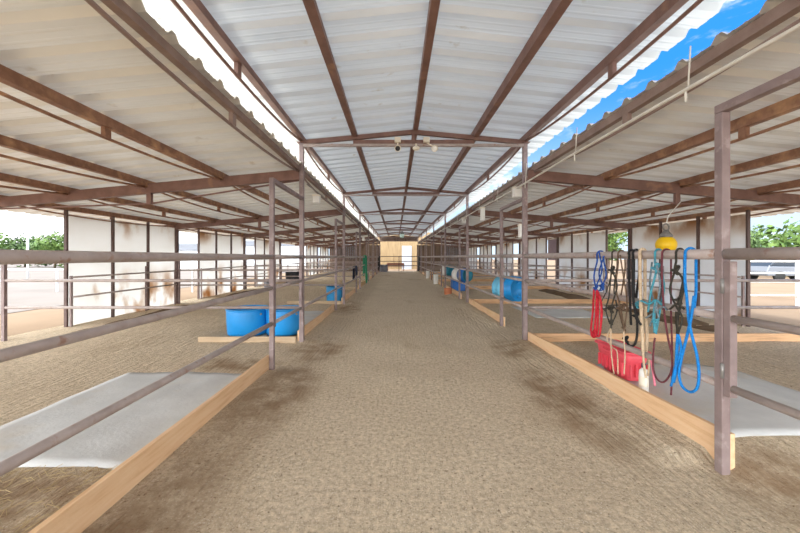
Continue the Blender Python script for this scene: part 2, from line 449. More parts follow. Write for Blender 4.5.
# ------------------------------------------------------------------ steel frame
P = 0.038
def make_roof_post(X, side):
    t = thing('roof_post', (X, YT[0], 0), '', 'post', 'posts along the %s side of the aisle' % side)
    m = MB(); m.box((X-P, YT[0]-P, -0.06), (X+P, YT[0]+P, 3.5)); m.build('shaft', MAT['post'], t, bevel=0.006)
    m = MB(); m.box((X-0.07, YT[0]-0.07, 3.5), (X+0.07, YT[0]+0.07, 3.512)); m.build('cap_plate', MAT['roofsteel'], t)
    return t
for X, side in ((XL, 'left'), (XR, 'right')):
    proto = make_roof_post(X, side)
    for k in range(7):
        lb = 'tall square steel roof post on the %s of the aisle, %s from the viewer' % (side, ORD[k])
        if k == 0: proto['label'] = lb
        else: clone(proto, (0, 4.9 * k, 0), lb)

# centre trusses
def make_truss():
    Y = YT[0]
    t = thing('roof_truss', (XC, Y, 3.5), '', 'roof truss', 'trusses over the aisle')
    h = 1.97
    for s in (-1, 1):
        m = MB(); m.bar((XC, Y, 3.70), (XC + s*h, Y, 3.515), 0.06, 0.075); m.build('top_chord', MAT['roofsteel'], t)
    m = MB(); m.bar((XC - h + 0.04, Y - 0.02, 3.46), (XC + h - 0.04, Y - 0.02, 3.46), 0.05, 0.045); m.build('tie_bar', MAT['rail'], t)
    m = MB(); m.bar((XC - 1.06, Y + 0.02, 3.53), (XC + 1.06, Y + 0.02, 3.53), 0.05, 0.07); m.build('collar_bar', MAT['roofsteel'], t)
    m = MB(); m.box((XC - 0.03, Y - 0.03, 3.48), (XC + 0.03, Y + 0.03, 3.69)); m.build('king_post', MAT['roofsteel'], t)
    return t
proto = make_truss()
for k in range(7):
    lb = 'brown gable truss spanning the aisle, %s from the viewer' % ORD[k]
    if k == 0: proto['label'] = lb
    else: clone(proto, (0, 4.9 * k, 0), lb)

BAY = [(YT[0] - 4.9 + 4.9 * k, YT[0] + 4.9 * k) for k in range(7)]
def bow(X, zb, ya, yb, sag, side=0):
    pts = []
    for i in range(13):
        t = i / 12
        s = 1 - abs(2 * t - 1) ** 2.2
        pts.append((X, ya + (yb - ya) * t, zb - 0.018 - sag * s))
    return pts
def purlin(X, zt, zb, w, label, rod, sag=0.12, matl='purlin', lean=0.0):
    t = thing('roof_purlin', (X, YB, zb), label, 'roof purlin', 'purlins carrying the roof sheets')
    m = MB(); m.box((X - w/2, YB, zb), (X + w/2, YE - 0.02, zt))
    m.box((X - w/2, YB, zb - 0.008), (X + w/2 + 0.02, YE - 0.02, zb))           # lower lip of the channel
    m.build('channel', MAT[matl], t)
    if rod:
        for (a, b) in BAY:
            a2 = max(a, YB)
            if a < YB:
                pts = [p for p in bow(X, zb, a, b, sag) if p[1] >= YB]
            else: pts = bow(X, zb, a + 0.05, b - 0.05, sag)
            m = MB(); m.tube(pts, 0.017, 8); m.build('tension_rod', MAT[matl], t)
            mid = (a + b) / 2
            m = MB(); m.box((X - 0.022, mid - 0.04, zb - sag - 0.02), (X + 0.022, mid + 0.04, zb)); m.build('spacer_block', MAT[matl], t)
    return t
def zp(x): return zc(x) - 0.006
for dx, nm in ((0, 'along the ridge over the aisle'), (-1.04, 'left of the ridge, midway down the aisle roof'), (1.04, 'right of the ridge, midway down the aisle roof')):
    ex = {0: 0.03, 1.04: 0.05}.get(dx, 0.0)
    purlin(XC + dx + ex, zp(XC + dx + ex) - 0.003, zp(XC + dx + ex) - 0.125, 0.06 if dx == 0 else 0.07, 'brown steel purlin ' + nm, False, matl='roofsteel')
purlin(XC - 1.97, zp(XC - 1.97), zp(XC - 1.97) - 0.1, 0.06, 'brown trussed eave purlin on the left edge of the aisle roof', True, 0.13, 'roofsteel')
purlin(XC + 1.97, zp(XC + 1.97), zp(XC + 1.97) - 0.1, 0.06, 'brown trussed eave purlin on the right edge of the aisle roof', True, 0.13, 'roofsteel')
for s, X0, side in ((-1, XL, 'left'), (1, XR, 'right')):
    for j, d in enumerate((0.06 if s < 0 else 0.16, 1.39, 2.72, 4.08, 5.36)):
        nm = ['at the inner edge of the %s pen roof', 'under the %s pen roof, second from the aisle', 'under the %s pen roof, third from the aisle',
              'under the %s pen roof, fourth from the aisle', 'at the outer wall under the %s pen roof'][j] % side
        zt = zs(d) - 0.006 + (0.0)
        purlin(X0 + s * d, zt, zt - (0.105 if j else 0.08), 0.06 if j else 0.045, ('rusty brown trussed purlin ' if j else 'grey-brown trussed purlin ') + nm, True, 0.10 if j else 0.12, 'purlin' if j else 'edgesteel')

# rafters of the side roofs
def make_rafter(s, X0, side):
    Y = YT[0]
    t = thing('rafter_beam', (X0 + s*0.05, Y, 2.8), '', 'rafter', 'rafters over the %s pens' % side)
    a, b = 0.042, 5.85
    m = MB(); m.bar((X0 + s*a, Y, zs(a) - 0.16), (X0 + s*b, Y, zs(b) - 0.15), 0.09, 0.17); m.build('beam', MAT['roofsteel'], t)
    mid = 2.68
    zk = zs(mid) - 0.42
    pts = [(X0 + s*0.05, Y, zs(0.05) - 0.255), (X0 + s*mid, Y, zk), (X0 + s*5.4, Y, zs(5.4) - 0.255)]
    m = MB(); m.tube(pts, 0.015, 8); m.build('tie_rod', MAT['roofsteel'], t)
    m = MB(); m.box((X0 + s*mid - 0.04, Y - 0.03, zk - 0.01), (X0 + s*mid + 0.04, Y + 0.03, zs(mid) - 0.24)); m.build('strut', MAT['roofsteel'], t)
    return t
for s, X0, side in ((-1, XL, 'left'), (1, XR, 'right')):
    proto = make_rafter(s, X0, side)
    for k in range(7):
        lb = 'brown rafter beam with tie rod over the %s pens, %s from the viewer' % (side, ORD[k])
        if k == 0: proto['label'] = lb
        else: clone(proto, (0, 4.9 * k, 0), lb)

# outer posts under the rafters (the nearest pair stands outside the frame)
for s, X, side in ((-1, WL, 'left'), (1, WR, 'right')):
    first = None
    for k in range(1, 7):
        lb = 'dark square outer post of the %s pens, %s in view from the camera end' % (side, ORD[k-1])
        if first is None:
            m = MB(); m.box((X-0.045, YT[k]-0.045, -0.06), (X+0.045, YT[k]+0.045, zs(abs(X-(XL if s<0 else XR))) - 0.235))
            first = tag(m.build('outer_post', MAT['darkpost'], loc=(X, YT[k], 0)), lb, 'post', 'outer posts of the %s pens' % side); k0 = k
        else: clone(first, (0, 4.9 * (k - k0), 0), lb)

# ------------------------------------------------------------------ pipe fences, gates
RZ = (1.5, 1.085, 0.61)
RR = 0.03
def rz(i, X): return 1.52 if (i == 0 and X > 0) else RZ[i]
def rail(m, p, q, r=RR): m.tube([p, q], r, 12)
def pipe_panel(name, X, y0, y1, label, group, near=False):
    t = thing(name, (X, y0, 0), label, 'fence', group)
    for i, z in enumerate(RZ):
        z = rz(i, X); m = MB()
        n = 8
        pts = [(X, y0 + (y1-y0)*j/n, z) for j in range(n + 1)]
        m.tube(pts, (0.032 if X < 0 else 0.038) if i == 0 else 0.028, 14); m.build('rail', MAT['rail'], t)
    return t
def kickboard(X, s, y0, y1, za, zb, label, group):
    """wooden board on edge on the pen side of the posts"""
    x0 = X + s*0.04; x1 = X + s*0.076
    m = MB(); n = 12
    vs = []
    for j in range(n + 1):
        t = j / n; y = y0 + (y1-y0)*t; zt = za + (zb-za)*t + 0.006*math.sin(9*t + y0); w = 0.004*math.sin(5*t + y0)
        vs += [(x0+w, y, -0.06), (x1+w, y, -0.06), (x1+w, y, zt), (x0+w, y, zt)]
    fs = [(0,1,2,3), tuple(4*n + i for i in (3,2,1,0))]
    for j in range(n):
        a, b = 4*j, 4*(j+1)
        for i in range(4): fs.append((a+i, b+i, b+(i+1)%4, a+(i+1)%4))
    m.add(vs, fs)
    return tag(m.build('kickboard', MAT['wood'], loc=(X, y0, 0)), label, 'board', group)
def gate_frame(X, yp, yr, side, label, both=False):
    """square gate post with a header running to the roof post at yr"""
    t = thing('gate_frame', (X, yp, 0), label, 'gate frame', 'gate frames on the %s of the aisle' % side)
    w = 0.03
    m = MB(); m.box((X-w, yp-w, -0.06), (X+w, yp+w, 2.50)); m.build('upright', MAT['post'], t, bevel=0.005)
    sg = 1 if yr > yp else -1
    e = yr - sg * (0.0 if both else P)
    m = MB(); m.box((X-w, min(yp - sg*w, e), 2.50), (X+w, max(yp - sg*w, e), 2.56)); m.build('header', MAT['post'], t, bevel=0.005)
    if both:
        m = MB(); m.box((X-w, yr-w, -0.06), (X+w, yr+w, 2.50)); m.build('upright', MAT['post'], t, bevel=0.005)
    return t
def pen_gate(X, y0, y1, label, side, hinge_hi):
    t = thing('pen_gate', (X, y0, 0), label, 'gate', 'pen gates on the %s of the aisle' % side)
    for yy in (y0 + 0.025, y1 - 0.025):
        m = MB(); m.box((X-0.025, yy-0.025, 0.55), (X+0.025, yy+0.025, 1.47)); m.build('stile', MAT['post'], t, bevel=0.004)
    for i, z in enumerate(RZ):
        z = rz(i, X); m = MB()
        if i == 0: rail(m, (X, y0, z), (X, y1, z), 0.032 if X < 0 else 0.038)
        else: rail(m, (X, y0+0.05, z), (X, y1-0.05, z), 0.026)
        m.build('rail', MAT['rail'], t)
    yy = y1 + 0.0 if hinge_hi else y0
    for z in (0.72, 1.3):
        m = MB(); m.tube([(X-0.03, yy, z-0.05), (X-0.03, yy, z+0.05)], 0.012, 8); m.build('hinge', MAT['greymetal'], t)
    m = MB(); zz = 1.42; y2 = y0 + 0.02 if hinge_hi else y1 - 0.02
    m.box((X-0.034, y2-0.03, zz-0.04), (X-0.026, y2+0.03, zz+0.04)); m.build('latch', MAT['post'], t)
    return t
GL, GR = 1.46, 1.35
for k in range(7):
    o = ORD[k]
    # left: panel then gate then roof post
    y0 = (YT[k-1] + P) if k else YB; yg = YT[k] - GL
    pipe_panel('fence_panel', XL, y0, yg - 0.03, 'three mauve-grey pipe rails along the left of the aisle, %s section' % o, 'pipe fence along the left of the aisle')
    kickboard(XL, -1, y0 - (P if k else 0), yg + 0.02, 0.2, 0.19, 'orange wooden kickboard at the left fence foot, %s from the viewer' % o, 'kickboards along the aisle')
    gate_frame(XL, yg, YT[k], 'left', 'square gate post with header bar on the left, %s from the viewer' % o)
    pen_gate(XL, yg + 0.032, YT[k] - P - 0.002, 'narrow pipe gate on the left of the aisle, %s from the viewer' % o, 'left', True)
    # right: roof post then gate then gate post then panel
    yr = YT[k] - 4.9; yg = yr + 1.22 if k == 0 else yr + GR
    gate_frame(XR, yg, yr, 'right', 'square gate post with header bar on the right, %s from the viewer' % o, both=(k == 0))
    pen_gate(XR, yr + P + 0.002, yg - 0.032, 'narrow pipe gate on the right of the aisle, %s from the viewer' % o, 'right', True)
    pipe_panel('fence_panel', XR, yg + 0.03, YT[k] - P, 'three mauve-grey pipe rails along the right of the aisle, %s section' % o, 'pipe fence along the right of the aisle')
    kickboard(XR, 1, yg - 0.01, YT[k] - 0.02, 0.27 if k == 0 else 0.2, 0.19, 'orange wooden kickboard at the right fence foot, %s from the viewer' % o, 'kickboards along the aisle')

# partitions between the pens, at each truss line
def partition(s, X0, XW, Y, side, label):
    t = thing('pen_partition', (X0 + s*P, Y, 0), label, 'fence', 'pen partitions on the %s' % side)
    xa = X0 + s * (P + 0.002); xb = XW - s * 0.047
    xm = xa + (xb - xa) * 0.5
    for i, z in enumerate(RZ):
        m = MB(); rail(m, (xa, Y, z), (xb, Y, z), 0.026); m.build('rail', MAT['rail'], t)
    m = MB(); m.box((min(xb, xb - s*0.055), Y-0.0275, -0.05), (max(xb, xb - s*0.055), Y+0.0275, 1.5)); m.build('post', MAT['post'], t)
    xe = xb if s > 0 else xa + s*1.75
    m = MB(); m.box((min(xa + s*0.05,xe), Y-0.07, -0.05), (max(xa+s*0.05,xe), Y-0.03, 0.165 if s > 0 else 0.11)); m.build('board', MAT['woodx'] if s > 0 else MAT['dustywood'], t)
    return t
for s, X0, XW, side in ((-1, XL, WL, 'left'), (1, XR, WR, 'right')):
    proto = partition(s, X0, XW, YT[0], side, '')
    for k in range(6):
        lb = 'pipe rail partition with board foot between the %s pens, %s from the viewer' % (side, ORD[k])
        if k == 0: proto['label'] = lb
        else: clone(proto, (0, 4.9 * k, 0), lb)

# low pipe fences along the inside of the outer walls
def wall_fence(s, XW, Y0, side, label):
    X = XW - s * 0.12
    t = thing('wall_fence', (X, Y0, 0), label, 'fence', 'low pipe rails along the %s wall' % side)
    ya, yb = Y0 + 1.25, Y0 + 4.7
    for z in (1.07, 0.65):
        m = MB(); rail(m, (X, ya, z), (X, yb, z), 0.02); m.build('rail', MAT['rail'], t)
    for yy in (ya, ya + 2.2, yb):
        m = MB(); m.box((X+s*0.021-0.02*(s<0)*2, yy-0.02, -0.05), (X+s*0.021+0.02*(s>0)*2, yy+0.02, 1.1 if yy != ya + 2.2 else 1.25)); m.build('post', MAT['post'], t)
    return t
for s, XW, side in ((-1, WL, 'left'), (1, WR, 'right')):
    proto = wall_fence(s, XW, YT[0], side, '')
    for k in range(5):
        lb = 'low two-rail pipe fence in front of the %s outer wall, %s bay' % (side, ORD[k])
        if k == 0: proto['label'] = lb
        else: clone(proto, (0, 4.9 * k, 0), lb)

# dark bedding swept against the outer walls
def ridge(X, y0, y1, label, h=0.16, w=0.55):
    m = MB(); n = int((y1-y0)/0.12); cols = 9
    vs = []
    for j in range(n + 1):
        y = y0 + (y1-y0)*j/n; e = min(1, min(j, n-j)/6)
        for i in range(cols):
            u = i/(cols-1)*2-1
            hh = h * e * max(0, 1-u*u) * (0.7 + 0.6*mnoise.noise(Vector((X + u, y*1.7, 1)))) - 0.02
            vs.append((X + u*w*(0.8+0.3*mnoise.noise(Vector((3, y, X)))), y, hh + 0.01))
    fs = [(j*cols+i, j*cols+i+1, (j+1)*cols+i+1, (j+1)*cols+i) for j in range(n) for i in range(cols-1)]
    m.add(vs, fs, True)
    return tag(m.build('bedding_ridge', MAT['manure']), label, 'bedding', kind='stuff')
for k in range(2):
    ridge(WL + 0.95, YT[k] + 0.3, YT[k+1] - 0.25, 'dark dirt and bedding swept along the left outer wall, %s bay' % ORD[k])
    ridge(WR - 0.95, YT[k] + 0.3, YT[k+1] - 0.25, 'dark dirt and bedding swept along the right outer wall, %s bay' % ORD[k])

# ------------------------------------------------------------------ stall mats
def stall_mat(x0, x1, y0, y1, label):
    m = MB(); nx_, ny_ = 20, 20
    vs = []
    for j in range(ny_ + 1):
        for i in range(nx_ + 1):
            x = x0 + (x1-x0)*i/nx_; y = y0 + (y1-y0)*j/ny_
            jx = 0.03*mnoise.noise(Vector((x*2, y*2, 5))); jy = 0.05*mnoise.noise(Vector((x*1.5, y*2, 9)))
            vs.append((x+jx, y+jy, max(ground(x+jx, y+jy), 0) + 0.012 + 0.006*mnoise.noise(Vector((x*3,y*3,2)))))
    fs = [(j*(nx_+1)+i, j*(nx_+1)+i+1, (j+1)*(nx_+1)+i+1, (j+1)*(nx_+1)+i) for j in range(ny_) for i in range(nx_)]
    m.add(vs, fs, True)
    o = m.build('stall_mat', MAT['mat'])
    md = o.modifiers.new('thick', 'SOLIDIFY'); md.thickness = 0.01; md.offset = -1
    return tag(o, label, 'mat', 'stall mats on the pen floors')
stall_mat(-3.42, -1.80, 2.42, 4.40, 'pale grey stall mat on the dirt inside the near left fence')
stall_mat(2.42, 4.3, 2.62, 4.35, 'pale grey stall mat by the near right gate post')
stall_mat(-3.5, -1.85, 7.6, 9.4, 'pale grey stall mat in the second left pen')
stall_mat(3.4, 5.2, 8.3, 10.2, 'pale grey stall mat in the second right pen')

# loose straw on the dirt before the near left mat
rs = random.Random(3); m = MB()
for i in range(420):
    x = rs.uniform(-3.6, -1.78); y = rs.uniform(1.5, 2.42); a = rs.uniform(0, math.pi); L = rs.uniform(0.02, 0.06)
    z = ground(x, y) + rs.uniform(0.003, 0.012); dx, dy = math.cos(a)*L, math.sin(a)*L
    m.bar((x-dx, y-dy, z), (x+dx, y+dy, z + rs.uniform(0, 0.008)), 0.003, 0.002)
tag(m.build('straw', M_('dry_straw', (206,184,140), (170,146,104), 6, 0.9)), 'bits of dry straw scattered in front of the near left mat', 'straw', kind='stuff')

# ------------------------------------------------------------------ tubs, barrels
def cut_barrel_tub(c, r, h, label, mt, group=None, name='feed_tub'):
    x, y, z = c
    t = thing(name, c, label, 'tub', group)
    m = MB(); m.lathe([(0.0,0.012),(r*0.9,0.012),(r*0.93,0.0),(r*0.96,0.03),(r*1.0,h*0.5),(r*1.01,h*0.9),(r*1.0,h-0.02),(r*0.96,h-0.02),(r*0.95,h*0.5),(r*0.9,0.04),(0,0.04)], c, 32); m.build('body', mt, t)
    m = MB(); m.lathe([(r*1.0,h-0.03),(r*1.04,h-0.022),(r*1.04,h),(r*0.97,h),(r*0.97,h-0.03)], c, 32); m.build('rim', mt, t)
    for a in (2.6, 5.7):
        m = MB(); px, py = x + r*1.03*math.cos(a), y + r*1.03*math.sin(a)
        m.ball((px, py, z+h*0.82), 0.022, 8, 6); m.build('bolt', MAT['greymetal'], t)
    return t
cut_barrel_tub((-2.86, 6.68, 0.03), 0.385, 0.49, 'blue cut-barrel tub left of the near left gate post', MAT['blue'], 'blue tubs behind the first left partition')
cut_barrel_tub((-2.16, 6.68, 0.03), 0.335, 0.49, 'blue cut-barrel tub seen between the first left gate post and roof post', MAT['blue'], 'blue tubs behind the first left partition')
cut_barrel_tub((-2.06, 11.6, 0.02), 0.28, 0.5, 'small blue tub behind the second left gate', MAT['lightteal'])
cut_barrel_tub((-5.9, 19.9, 0.02), 0.45, 0.62, 'black rubber tub at the left outer wall, seen past the first roof post', MAT['blackrub'])
cut_barrel_tub((-6.1, 16.6, 0.02), 0.24, 0.42, 'pale grey tub at the left outer wall, left of the black tub', MAT['greytub'])
cut_barrel_tub((-1.25, 35.3, 0.0), 0.38, 0.72, 'grey round tub at the left of the far opening', MAT['greytub'])

def feed_barrel(c, r, L, yaw, label, mt, endmat):
    """plastic drum lying on its side; its round end looks along yaw"""
    M = Matrix.Rotation(yaw, 3, 'Z') @ Matrix.Rotation(math.pi/2, 3, 'Y')
    t = thing('feed_barrel', c, label, 'barrel', 'blue barrels hung inside the right fence')
    h = L/2
    m = MB(); m.lathe([(r*0.94,-h),(r,-h+0.03),(r,-h*0.36),(r*1.03,-h*0.33),(r*1.03,-h*0.27),(r,-h*0.24),(r,h*0.24),(r*1.03,h*0.27),(r*1.03,h*0.33),(r,h*0.36),(r,h-0.03),(r*0.94,h)], c, 32, M=M); m.build('body', mt, t)
    m = MB(); m.lathe([(r*0.94,h-0.001),(r*0.98,h+0.012),(r*0.86,h+0.012),(r*0.84,h-0.02),(0.0,h-0.025)], c, 32, M=M); m.build('end_cap', endmat, t)
    m = MB(); m.lathe([(r*0.94,-h+0.001),(r*0.98,-h-0.012),(r*0.86,-h-0.012),(r*0.84,-h+0.02),(0.0,-h+0.025)], c, 32, M=M); m.build('end_cap', MAT['cyan'] if endmat != MAT['teal'] else MAT['white'], t)
    for px, pz in ((0.0, r*0.5), (0.0, -r*0.55)):
        q = Vector(c) + M @ Vector((pz, 0, h - 0.015)); m = MB()
        m.lathe([(0.0,0.02),(0.03,0.02),(0.03,0.0)], q, 12, M=M); m.build('bung', mt, t)
    m = MB(); m.lathe([(r*1.004,-h+0.03),(r*1.004,-h*0.36),(r*1.034,-h*0.33),(r*1.034,-h*0.27),(r*1.004,-h*0.24),(r*1.004,-h*0.02)], c, 32, M=M); m.build('pale_band', MAT['cyan'] if endmat != MAT['teal'] else MAT['white'], t)  # thin paler shell over the far half of the drum
    for u in (-0.6, 0.5):
        q = Vector(c) + M @ Vector((-r, 0, u*h)); m = MB()
        m.tube([q, Vector((XR + 0.04, q.y + 0.02, 1.47)), Vector((XR + 0.02, q.y + 0.02, 1.535))], 0.006, 6); m.build('hanger_wire', MAT['greymetal'], t)
    # strap round the drum
    m = MB(); pts = [Vector(c) + M @ Vector((r*1.02*math.cos(a), r*1.02*math.sin(a), 0.05)) for a in [2*math.pi*i/28 for i in range(29)]]
    m.tube(pts, 0.01, 6); m.build('strap', MAT['greymetal'], t)
    return t
feed_barrel((2.68, 8.15, 0.76), 0.29, 0.55, math.radians(-62), 'blue barrel on its side inside the right fence, nearest of the three', MAT['blue'], MAT['blue'])
feed_barrel((2.74, 14.3, 0.76), 0.28, 0.7, math.radians(-62), 'blue barrel on its side in the third right pen, second from the viewer', MAT['bluedeep'], MAT['teal'])
feed_barrel((2.74, 17.9, 0.80), 0.28, 0.7, math.radians(-62), 'teal barrel on its side in the fourth right pen, farthest of the three', MAT['teal'], MAT['teal'])
# props the barrels stand on
def cinder_stand(c, w, h, label, mt, name, cat):
    x, y, z = c
    t = thing(name, c, label, cat)
    m = MB(); m.box((x-w/2, y-w/2, z), (x+w/2, y+w/2, z+h*0.92)); m.build('body', mt, t, bevel=0.015)
    m = MB(); m.box((x-w/2-0.012, y-w/2-0.012, z+h*0.88), (x+w/2+0.012, y+w/2+0.012, z+h)); m.build('rim', mt, t, bevel=0.008)
    return t
cinder_stand((2.72, 15.15, 0.02), 0.55, 0.5, 'bright blue square tub under the second barrel', MAT['bluedeep'], 'square_tub', 'tub')
cut_barrel_tub((2.05, 13.6, 0.01), 0.15, 0.26, 'small terracotta bucket at the foot of the right fence', MAT['orange'], name='bucket')
cut_barrel_tub((2.15, 18.6, 0.01), 0.13, 0.55, 'tall white bucket by the right fence, nearer of two', MAT['white'], 'white buckets by the right fence', name='bucket')
cut_barrel_tub((2.16, 23.4, 0.01), 0.13, 0.55, 'tall white bucket by the right fence, farther of two', MAT['white'], 'white buckets by the right fence', name='bucket')

# ------------------------------------------------------------------ halters and ropes on the near right top rail
def at(px, py, X=XR):
    """point of the vertical plane x = X (the fence line) for a place in the photograph"""
    Y = F * X / (px - 396.0)
    return Vector((X, Y, CAMZ - (py - 257.0) * Y / F))
def rope_pts(pp, X=XR, wob=0.0):
    """pp: (px, py, offset from the fence line)"""
    out = []
    for q in pp:
        off = q[2] if len(q) > 2 else -0.05
        out.append(at(q[0], q[1], XR + off))
    return smooth(out, 6)
def over_rail(y, r=0.038, rope=0.01, d0=0.08, d1=0.08, dy=0.0):
    """a turn of rope over the top rail at depth y: from aisle side to pen side"""
    R = r + rope
    out = [Vector((XR - R, y, 1.52 - d0))]
    for i in range(9):
        a = math.pi - math.pi * i / 8
        out.append(Vector((XR + R*math.cos(a), y + dy*i/8, 1.52 + R*math.sin(a))))
    out.append(Vector((XR + R, y + dy, 1.52 - d1)))
    return out
def yof(px): return F * XR / (px - 396.0)
RS = 0.82                       # rope thickness
def strand(m, px0, path, r, px1=None, path1=None):
    """a strand that turns over the rail at px0, runs down the aisle side along path, and on the pen side along path1"""
    R_ = 0.038 + r * RS + 0.001
    y = F * (XR - R_) / (path[0][0] - 396.0)
    y1 = F * (XR + R_) / (path1[0][0] - 396.0) if path1 else y
    y1 = min(max(y1, y - 0.12), y + 0.12)
    pts = over_rail(y, rope=r * RS + 0.001, d0=0.03, d1=0.03, dy=y1 - y)
    A = [at(q[0], q[1], XR + (q[2] if len(q) > 2 else -0.045)) for q in path][::-1]
    B = [at(q[0], q[1], XR + (q[2] if len(q) > 2 else 0.045)) for q in (path1 or [])]
    m.tube(smooth(A + pts + B, 5), r * RS, 8)
def knot(m, px, py, r, off=-0.045):
    c = at(px, py, XR + off)
    pts = []
    for i in range(25):
        a = 2*math.pi*i/24
        pts.append(c + Vector((0.35*r*math.sin(3*a), r*(math.cos(a) + 0.5*math.cos(2*a))*0.8, r*(math.sin(a) - 0.5*math.sin(2*a))*0.8)))
    m.tube(pts, r*0.3, 6)
def free(m, pp, r): m.tube(rope_pts(pp), [q * RS for q in r] if isinstance(r, list) else r * RS, 8)

def hung(name, px, label, cat, group='halters and ropes on the near right rail'):
    return thing(name, (XR, yof(px), 1.5), label, cat, group)
# 1 blue halter with a red lead
t = hung('rope_halter', 599, 'royal blue rope halter with red lead, farthest along the right rail', 'halter')
m = MB(); strand(m, 599, [(597,262),(594,276),(596,289)], 0.010, 602, [(604,262),(606,276),(600,290,0.0)])
free(m, [(599,252),(602,270),(597,284),(594,290)], 0.009); free(m, [(604,256),(599,274),(604,288),(598,291)], 0.009)
knot(m, 596, 288, 0.03); knot(m, 602, 286, 0.03); m.build('halter', MAT['navyrope'], t)
m = MB()
free(m, [(594,289),(593,310),(591,330),(593,337),(597,333),(598,312),(598,291)], 0.013)
free(m, [(597,290,-0.07),(596,312,-0.07),(595,331,-0.07),(599,336,-0.07),(601,322,-0.07),(601,303,-0.06),(598,292)], 0.013)
free(m, [(600,296,-0.02),(602,312,-0.02),(600,332,-0.02)], 0.013); knot(m, 594, 333, 0.035); m.build('lead', MAT['redrope'], t)
# 2 dark olive halter
t = hung('rope_halter', 614, 'dark olive rope halter with cream tails, just right of blue and red halter', 'halter')
m = MB(); strand(m, 614, [(612,262),(611,275),(609,296),(606,310),(610,324)], 0.009, 616, [(617,268),(614,290),(617,310),(611,326,0.0)])
free(m, [(612,270),(617,286),(612,306),(611,330)], 0.009); free(m, [(612,272),(607,290),(601,304),(606,312)], 0.007)
free(m, [(604,309),(612,306),(618,311)], 0.009)
knot(m, 612, 270, 0.035); knot(m, 611, 309, 0.035); knot(m, 611, 322, 0.025); m.build('noseband', MAT['oliverope'], t)
m = MB(); free(m, [(611,326),(611,345,-0.06),(612,360,-0.06),(614,374,-0.06)], 0.007); free(m, [(611,327),(607,338),(612,347),(617,352,-0.06),(618,374,-0.06)], 0.007); m.build('tail', MAT['creamrope'], t)
# 3 brown halter
t = hung('rope_halter', 621, 'brown rope halter between dark olive halter and black lead rope', 'halter')
m = MB(); strand(m, 620, [(618,265),(616,288),(621,310),(624,328)], 0.009, 624, [(625,270),(622,290),(619,308,0.0),(624,330,0.0)])
free(m, [(620,255),(624,280),(627,302),(625,326)], 0.008); free(m, [(616,309),(624,305),(630,310)], 0.009)
knot(m, 623, 307, 0.03); knot(m, 624, 328, 0.025); m.build('noseband', MAT['brownrope'], t)
m = MB(); free(m, [(624,329),(624,341,-0.06),(625,355,-0.06),(624,374,-0.06)], 0.007); m.build('tail', MAT['creamrope'], t)
# 4 black lead rope
t = hung('lead_rope', 632, 'thick black lead rope looped over the right rail, hanging into red basket', 'rope')
m = MB(); strand(m, 629, [(629,275),(630,300),(631,325)], 0.013, 633, [(634,270),(634,295),(637,318)])
strand(m, 635, [(633,270,-0.06),(633,295,-0.06),(636,315,-0.06),(641,325,-0.06)], 0.013, 638, [(639,275),(636,300),(637,318)])
free(m, [(637,318,0.04),(637,336,0.05),(634,345,0.05),(629,345,0.05),(625,338,0.05)], 0.013); knot(m, 636, 316, 0.03); knot(m, 626, 339, 0.03, 0.05); m.build('rope', MAT['blackrope'], t)
# 5 cream lead
t = hung('lead_rope', 642, 'cream lead rope hanging straight beside the black rope', 'rope')
m = MB(); strand(m, 641, [(640,275),(641,305),(642,330),(643,352)], 0.017, 644, [(645,275),(645,305),(647,335),(646,352)])
free(m, [(643,350),(644,365),(646,378)], 0.012); free(m, [(646,350,0.03),(649,362,0.03),(648,376,0.03)], 0.010); m.build('rope', MAT['creamrope'], t)
m = MB(); free(m, [(648,352,0.08),(652,366,0.08),(655,386,0.08)], 0.011); m.build('strap', MAT['pink'], t)
# 6 teal and grey halter
t = hung('rope_halter', 656, 'teal and grey rope halter between cream and maroon ropes', 'halter')
m = MB(); strand(m, 656, [(655,262),(656,272),(651,292),(648,312)], 0.010, 660, [(662,272),(664,288),(660,310),(656,334,0.0)])
free(m, [(633,305),(641,301),(649,304),(656,300),(662,305)], 0.011); free(m, [(656,300),(654,316),(655,333)], 0.014)
knot(m, 656, 268, 0.035); knot(m, 637, 305, 0.025); knot(m, 655, 322, 0.025); m.build('noseband', MAT['tealrope'], t)
m = MB(); free(m, [(656,262),(660,285),(656,308),(650,326)], 0.009); free(m, [(652,262,0.045),(650,285,0.045),(655,305),(659,318)], 0.009); free(m, [(646,318),(655,312),(663,307),(667,310)], 0.009); m.build('cheek_rope', MAT['greyrope'], t)
# 7 maroon lead
t = hung('lead_rope', 666, 'maroon lead rope with long hanging loop left of blue rope', 'rope')
m = MB(); strand(m, 663, [(662,275),(664,310),(668,338),(672,356),(671,372),(664,382),(657,379),(653,367),(654,345),(655,338)], 0.009, 669, [(671,275),(671,310),(672,345),(672,378,0.0),(671,395,0.0)])
m.build('rope', MAT['maroon'], t)
# 8 camouflage-green halter with a blue tassel
t = hung('rope_halter', 678, 'dark green rope halter with blue tail, beside the bright blue rope', 'halter')
m = MB(); strand(m, 676, [(676,262),(675,270),(681,276),(684,286),(681,300),(678,318),(677,334)], 0.010, 681, [(684,275),(680,296),(676,315,0.0),(678,335,0.0)])
free(m, [(675,270),(670,290),(676,306),(682,318),(678,334)], 0.009); knot(m, 676, 270, 0.032); knot(m, 679, 300, 0.028); free(m, [(670,309),(677,304),(684,309)], 0.010); m.build('noseband', MAT['oliverope'], t)
m = MB(); free(m, [(678,334),(677,348),(676,366),(673,382)], [0.014]*7 + [0.014]*6 + [0.018]*6); free(m, [(679,336),(681,350),(676,368),(671,386)], 0.011); m.build('tail', MAT['bluerope'], t)
